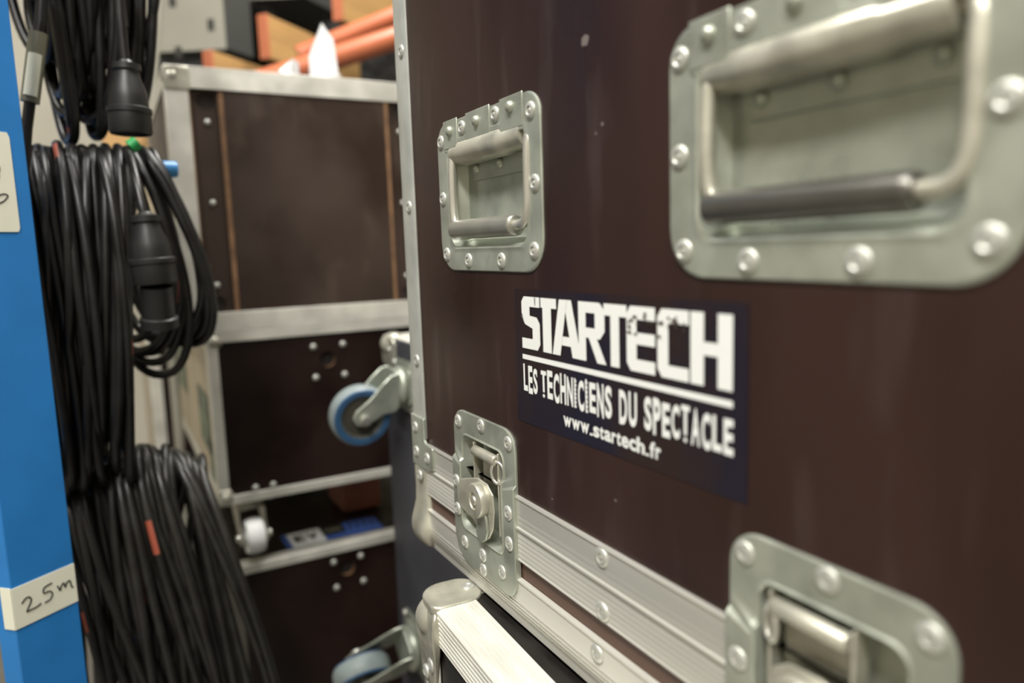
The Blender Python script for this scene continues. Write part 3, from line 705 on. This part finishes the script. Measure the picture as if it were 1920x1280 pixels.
# C: lowest case with labels on its lid
C_ = thing('flight_case', (.36, 1.9, ZF), 'dark case with blue and white label on its lid, lowest of the far stack', 'flight case')
front_case(C_, .173, .62, ZF, -.6005, 1.0, 1.435, M_BLACK, M_DARK, .0165, [hole_sq(.3805, -.655, .0155)], left=False)
for x, z in ((.352, -.634), (.409, -.634), (.3545, -.690), (.412, -.690)): stud(C_, BOLT, (x, 1.433, z), (0, -1, 0), 1.15)
def FC(u, v, n): return (u, v, -.599 + n)
mb = MB()
mb.fbox(FC, .2816, .3505, 1.468, 1.5455, -.0002, .0008, 0)
mb.fbox(FC, .3508, .400, 1.468, 1.5455, -.0002, .0008, 1); mb.fbox(FC, .3508, .474, 1.468, 1.492, .0004, .0011, 2); mb.fbox(FC, .400, .474, 1.490, 1.5455, -.0002, .0008, 2)
mb.fbox(FC, .2700, .2812, 1.468, 1.5455, -.0002, .0006, 2)
for ch, a, b in (('E', .291, .312), ('V', .316, .341)): fit(mb, FC, ch, .05, a, b, 1.490, 1.528, .0012, 3)
for i in range(4): mb.fbox(FC, .358 + i * .0095, .3640 + i * .0095, 1.510, 1.530, .0008, .0012, 4)
for i in range(4):
    x = .408 + i * .016
    mb.prism(FC, [(x, 1.500), (x + .005, 1.500), (x + .012, 1.540), (x + .007, 1.540)], .0006, .0013, 3)
build('lid_label', mb, [M_WHITE, M_BLACK, M_BLUST, M_INK, M_CLEAR], C_)
tag(build('wooden_block', MB().box(.425, .515, 1.60, 1.74, -.599, -.468), M_REDB, bevel=.006), 'reddish brown block wedged between the two lower far cases', 'block')
# D: case further back, seen in the gap between cables
D = thing('flight_case', (.3, 3.0, ZF), 'far beige sided case glimpsed between hanging cables and stack', 'flight case')
front_case(D, .086, .60, ZF, -.20, .70, 2.62, M_BEIGE, M_DARK, .036)

# ------------------------------------------------------------------ things above and behind the stack
def paper(px_pts, y, label):
    P = [onY(px, py, y) for px, py in px_pts]
    mb = MB(); mb.loft([[(p[0], y + .03 * math.sin(3 * i), p[2]) for i, p in enumerate(P)], [(p[0] + .002, y + .004 + .03 * math.sin(3 * i), p[2]) for i, p in enumerate(P)]])
    return tag(build('folded_paper', mb, M_PAPER), label, 'paper', 'papers on the rack case')
paper([(579, 105), (604, 42), (622, 75), (637, 136), (637, 146), (586, 144)], 1.55, 'tall pointed white paper standing on top of the rack case')
paper([(523, 132), (549, 109), (558, 118), (563, 140), (524, 139)], 1.55, 'small pointed white paper standing on top of the rack case')
# shelf of trays set at an angle to the aisle
cs, sn = math.cos(math.radians(42)), math.sin(math.radians(42))
def plank(px, py_t, py_b, y, ln, label):
    a = onY(px, py_t, y); b = onY(px, py_b, y); zt, zb = a[2], b[2]; x0 = a[0]
    t = thing('wooden_plank', (x0, y, zb), label, 'plank', 'planks on the far shelf')
    def Q(s_, q, z): return (x0 + s_ * cs - q * sn, y + s_ * sn + q * cs, z)
    def bx(s0, s1, q0, q1, z0, z1): return MB().loft([[Q(s0, q0, z), Q(s1, q0, z), Q(s1, q1, z), Q(s0, q1, z)] for z in (z0, z1)])
    build('board', bx(.004, ln, 0, .030, zb, zt), M_YPLY, t, bevel=.001)
    build('painted_end', bx(-.003, .004, -.001, .031, zb - .001, zt + .001), M_ORANGE, t, bevel=.001)
plank(397, 94, 160, 2.22, .62, 'orange ended plank, lowest of the three far planks')
plank(500, 26, 108, 2.20, .50, 'orange ended plank in the middle of the three far planks')
plank(636, -70, 36, 2.16, .50, 'orange ended plank, highest of the three far planks')
def grey_box(px, py_b, y, z1, wl, wr, slots, label):
    b = onY(px, py_b, y); x0, zb = b[0], b[2]
    t = thing('storage_box', (x0, y, zb), label, 'box', 'grey storage boxes on the far shelf')
    def Q(s_, q, z): return (x0 + s_ * cs - q * .84, y + s_ * sn + q * .54, z)
    mb = MB(); mb.loft([[Q(0, 0, z), Q(wr, 0, z), Q(wr * .9, wl, z), Q(0, wl, z)] for z in (zb, z1)]); build('box_body', mb, M_DBIN, t, bevel=.004)
    mb = MB(); mb.loft([[Q(-.004, 0, z), Q(.0, 0, z), Q(0, wl, z), Q(-.004, wl, z)] for z in (zb, z1)]); fp = build('slotted_panel', mb, M_GBIN, t)
    for q, z in slots:
        mb = MB(); mb.loft([[Q(-.0055, q - .010, zz), Q(-.003, q - .010, zz), Q(-.003, q + .010, zz), Q(-.0055, q + .010, zz)] for zz in (z - .017, z + .017)])
        build('slot', mb, M_SLOT, fp)
grey_box(425, 92, 2.45, 1.15, .28, .13, ((.040, .70), (.150, .625), (.155, .775)), 'pale grey slotted box beside the cables on the far shelf')
grey_box(570, -6, 2.62, 1.2, .20, .30, (), 'pale grey box behind the wooden planks at the top')
def diag_tube(a, b, ya, yb, r, label):
    p, q = onY(*a, ya), onY(*b, yb); d = Vector(q) - Vector(p)
    mb = MB().lathe([(r * .8, 0), (r, 0), (r, d.length), (r * .8, d.length)], p, d, 24)
    return tag(build('cardboard_tube', mb, M_TUBE), label, 'tube', 'orange tubes leaning over the far stack')
diag_tube((470, 160), (800, 52), 2.02, 1.95, .030, 'thick orange tube, lower of two behind the papers')
diag_tube((560, 104), (800, 6), 2.10, 2.03, .026, 'thin orange tube, upper of two behind the papers')
# shelf frame holding trays and boxes
sh = thing('shelf_rack', (.5, 2.75, ZF), 'dark metal shelf holding trays and boxes behind the far stack', 'shelf')
build('shelf_board', MB().box(.16, 1.5, 2.1, 3.2, .40, .43), M_DBIN, sh)
build('shade_backdrop', MB().box(.22, 1.5, 3.16, 3.18, .43, 1.3), M_BLACK, sh)  # dark sheet added to stand in for the shaded shelf interior
for x in (.64, 1.46): build('shelf_post', MB().box(x, x + .04, 3.12, 3.16, ZF, 1.3), M_DBIN, sh)
p0, p1 = onY(282, 200, 2.0), onY(300, -60, 2.0)
tag(build('metal_pole', MB().tube([(p0[0] - .01, 2.0, ZF), p0, p1], .012, 12), M_GBIN), 'thin pale grey pole leaning beside the cables', 'pole')
p = onY(182, 240, 2.4)
tag(build('plywood_board', MB().box(p[0] + .012, p[0] + .16, 2.66, 2.69, .262, p[2] + .04), M_YPLY, bevel=.003), 'pale orange plywood board standing behind the black connectors', 'board')

tag(build('carton', MB().box(.09, .26, 2.64, 2.84, -.1985, .2615), mat('cream_card', (206, 192, 164), 0.7, var=.06), bevel=.003), 'cream carton under the plywood board, mostly hidden by hanging cables', 'carton')
# ------------------------------------------------------------------ blue rack post with pegs
PA, PB = np.array((-.122, .908)), np.array((-.065, .950))
dirw = (PB - PA) / np.linalg.norm(PB - PA); WID = np.linalg.norm(PB - PA)
nrm = np.array((dirw[1], -dirw[0]))                         # out of the wide face, towards the aisle
PC = np.array((-.1405, .926))
rack = thing('rack_post', (-.1, .93, ZF), 'blue steel rack post with handwritten white labels, carrying the cables', 'rack post')
mb = MB()
quad = [tuple(PA), tuple(PB), tuple(PB + (PC - PA)), tuple(PC)]
mb.loft([[(x, y, z) for x, y in quad] for z in (ZF, 1.1)])
build('post', mb, M_BLUE, rack, bevel=.0015)
def FP(a, z, n): q = PA + dirw * WID * a + nrm * n; return (q[0], q[1], z)
nl = unit(np.array((-(PA - PC)[1], (PA - PC)[0]))); nl = nl if nl @ np.array((-.5, -1)) > 0 else -nl
def FPL(a, z, n): q = PA + (PC - PA) * a + nl * n; return (q[0], q[1], z)
def ribbon(mb, F, pts, w_, n, mi):
    P = np.array(pts); t = np.linspace(0, len(P) - 1, len(P) * 5)
    Q = np.stack([np.interp(t, range(len(P)), P[:, k]) for k in range(2)], 1)
    for _ in range(4): Q[1:-1] = (Q[:-2] + 2 * Q[1:-1] + Q[2:]) / 4
    mb.tube([F(a, z, n) for a, z in Q], w_, 6, mi)
lb = MB(); lb.fbox(FP, 0, .985, -.3925, -.3465, .0002, .0010); lb.fbox(FPL, -.01, .55, -.3925, -.3455, .0002, .0010)
lab = build('label', lb, M_TAPE, rack); tag(lab, 'white tape label reading 25m')
ink = MB(); zt, zb = -.358, -.380
def U(a, b): return (a, zb + (zt - zb) * b)
ribbon(ink, FP, [U(.12, .62), U(.17, .80), U(.24, .82), U(.27, .6), U(.22, .35), U(.17, .10), U(.22, .12), U(.33, .12), U(.40, .22)], .0009, .0010, 0)
ribbon(ink, FP, [U(.60, 1.0), U(.46, .95), U(.45, .62), U(.55, .66), U(.60, .45), U(.55, .18), U(.46, .15)], .0009, .0010, 0)
ribbon(ink, FP, [U(.68, .72), U(.72, .35), U(.73, .62), U(.79, .78), U(.80, .40), U(.83, .70), U(.89, .75), U(.90, .32), U(.93, .3)], .0009, .0010, 0)
build('handwriting', ink, M_INK, lab)
lb = MB(); lb.prism(FP, [(0, .032), (.74, .032), (.768, .036), (.768, .130), (.74, .135), (0, .135)], .0002, .0010); lb.fbox(FPL, -.01, .9, .032, .135, .0002, .001)
lab = build('label', lb, M_TAPE, rack); tag(lab, 'upright white label with a cut-off note')
ink = MB()
ribbon(ink, FP, [(.30, .100), (.46, .104), (.58, .100), (.56, .092), (.40, .094)], .0008, .001, 0)
ribbon(ink, FP, [(.30, .086), (.52, .084), (.56, .090)], .0008, .001, 0)
ribbon(ink, FP, [(.30, .062), (.58, .072), (.66, .070), (.56, .062), (.30, .060)], .0008, .001, 0)
build('handwriting', ink, M_INK, lab)
PEGS = [(1.12, .505, .200), (1.12, .120, .205), (1.14, -.312, .150)]
build('rack_beam', MB().box(-.135, -.105, .93, 1.30, -.30, -.24).box(-.135, -.105, .93, 1.30, .09, .15).box(-.135, -.105, .93, 1.30, .475, .535), M_BLUE, rack, bevel=.002)
for y, z, ln in PEGS:
    mb = MB().lathe([(.0112, 0), (.0112, ln - .005), (.0095, ln - .001), (.004, ln)], (-.107, y, z), (1, 0, 0), 18)
    build('peg', mb, M_PEG, rack, smooth=40)
build('rear_post', MB().box(-.145, -.095, 1.29, 1.33, ZF, 1.1), M_BLUE, rack, bevel=.002)

# ------------------------------------------------------------------ coiled cables
def coil(label, peg, n, xt, xb, Hr, W, yaw, seed, twist=.01, grey=False, r=.0060, marks=.012, tail=None, ztilt=0.0):
    rnd = random.Random(seed); y0, z0 = peg
    order = [(i + .5) / n for i in range(n)]
    rnd.shuffle(order)
    pr = []
    for u in order:
        pr.append((xt[0] + (xt[1] - xt[0]) * u + rnd.uniform(-.003, .003), xb[0] + (xb[1] - xb[0]) * min(1, max(0, u + rnd.uniform(-.25, .25))), rnd.uniform(*Hr), W * rnd.uniform(.75, 1.15), twist * rnd.uniform(-1, 1), rnd.uniform(0, .010) - ztilt * (1 - u) - ztilt * .9 * max(0, u - .62) / .38))
    pr.append(pr[-1]); pts = []; S_ = 52
    ca, sa = math.cos(yaw), math.sin(yaw)
    for i in range(n):
        for k in range(S_):
            f = k / S_; t = 2 * PI * f
            s = max(0, (f - .5)) * 2; s = s * s * (3 - 2 * s)
            a, b, hh_, wy, tw, dz = [pr[i][j] * (1 - s) + pr[i + 1][j] * s for j in range(6)]
            d = (1 - math.cos(t)) / 2
            zz = z0 + .0175 + dz - hh_ * d ** .92
            side = math.sin(t)
            yy = -wy * .5 * (abs(side) ** .8) * math.copysign(1, side) * (1 - .25 * d)
            xx_ = a + (b - a) * d ** 1.1 + tw * side
            px_ = -yy * sa * 1.1 * d ** .55
            pts.append((xx_ + px_, y0 + yy * ca, zz))
    if tail:
        e = np.array(pts[-1]); q = np.array(tail)
        for k in range(1, 16): f = k / 15; pts.append(tuple(e * (1 - f) + q * f + np.array((0, -.02 * math.sin(PI * f), .02 * math.sin(PI * f)))))
    P = np.array(pts)
    for _ in range(2): P[1:-1] = (P[:-2] + 2 * P[1:-1] + P[2:]) / 4
    rm = random.Random(seed + 100); flags = {}
    i = 0
    while i < len(P):
        if rm.random() < marks:
            kk = rm.randint(0, 7)
            for j in range(i, min(len(P), i + rm.randint(1, 2))): flags[j] = kk
            i += 5
        i += 1
    mb = MB().tube(P, r, 8, 0, mark=lambda a, k: a in flags and (k - flags[a]) % 8 < 2)
    o = build('cable_coil', mb, [M_CABLE2 if grey else M_CABLE, M_MARK], smooth=70)
    return tag(o, label, 'cable coil', 'coiled cables on the rack')
def connector(parent, top, axis, ln, rb, mats=M_RUB):
    k = ln / .1; q = rb / .026
    mb = MB().lathe([(.0065, -.004 * k), (.0095 * q, 0), (.0165 * q, .002 * k), (.0168 * q, .010 * k), (.0145 * q, .013 * k), (.0160 * q, .022 * k), (.0215 * q, .040 * k), (.0228 * q, .052 * k), (.0232 * q, .062 * k), (.0262 * q, .064 * k), (.0262 * q, .070 * k), (.0246 * q, .072 * k), (.0252 * q, .096 * k), (.0238 * q, .1 * k), (.020 * q, .1 * k), (.019 * q, .085 * k)], top, axis, 28)
    return build('connector', mb, mats, parent, smooth=35)
t1 = coil('black cable coil behind a white sleeve tag, hung top left by the blue post', (1.12, .505), 22, (-.080, .030), (-.045, .008), (.24, .385), .15, .25, 1, .020, tail=(-.048, 1.03, .30))
P = [onY(x, y, 1.02) for x, y in ((80, -30), (76, 40), (72, 62), (62, 130), (56, 192), (50, 240), (44, 330))]
build('cable_tail', MB().tube(P, .0060, 10), M_CABLE, t1, smooth=70)
Pn = np.array(P); Q = [Pn[2] * (1 - f) + Pn[4] * f for f in np.linspace(0, 1, 8)]
build('sleeve', MB().tube(Q, .0098, 14), M_CLEAR, t1, smooth=70)
Q = [Pn[2] * (1 - f) + Pn[4] * f + (.0, -.0045, 0) for f in np.linspace(.32, .92, 6)]
build('sleeve_label', MB().tube(Q, .0075, 12), M_TAPE, t1, smooth=70)
t2 = coil('black cable coil with a hanging connector, hung at the top right', (1.12, .505), 9, (.035, .092), (.0, .05), (.26, .375), .13, .35, 2, .016, tail=(.043, 1.02, .275))
ct = onY(236, 118, 1.00); cb2 = onY(246, 252, 1.00)
connector(t2, ct, Vector(cb2) - Vector(ct), float(np.linalg.norm(cb2 - ct)), .0245)
P = [onY(x, y, 1.0) for x, y in ((222, -40), (226, 30), (232, 90), (236, 122))]
build('cable_tail', MB().tube(P, .0056, 10), M_CABLE, t2, smooth=70)
m1 = coil('wide black cable coil on the middle peg, beside the blue post', (1.10, .120), 32, (-.092, .040), (-.095, -.000), (.34, .455), .165, .10, 3, .014, marks=.010)
m2 = coil('narrow black cable coil on the middle peg tip, with a hanging connector', (1.12, .120), 10, (.034, .066), (.022, .098), (.235, .316), .15, .90, 4, .012, marks=.014)
ct = onY(272, 402, .99); cb2 = onY(292, 532, .99)
connector(m2, ct, Vector(cb2) - Vector(ct), float(np.linalg.norm(cb2 - ct)), .0265)
P = [onY(x, y, z) for x, y, z in ((236, 280, 1.08), (246, 300, 1.04), (256, 340, 1.01), (266, 385, .99), (272, 406, .99))]
build('cable_tail', MB().tube(P, .0056, 10), M_CABLE, m2, smooth=70)
ca_, cb3 = onY(293, 535, .99), onY(300, 612, 1.0)
dd = Vector(cb3) - Vector(ca_)
mb = MB().lathe([(.014, 0), (.0185, .001), (.0185, dd.length * .75), (.022, dd.length * .78), (.022, dd.length), (.010, dd.length)], ca_, dd, 24)
build('connector_cap', mb, M_RUB, m2, smooth=35)
ct = onY(244, 276, 1.075); cb2 = onY(258, 266, 1.075)
build('green_band', MB().tube([ct, (ct + cb2) / 2, cb2], .0085, 12), M_GREEN, m2, smooth=60)
l1_ = coil('black cable coil spreading from the lowest peg beside the 25m label', (1.14, -.262), 36, (-.098, .098), (-.090, .165), (.42, .56), .18, .25, 5, .024, grey=True, marks=.030, ztilt=.065)
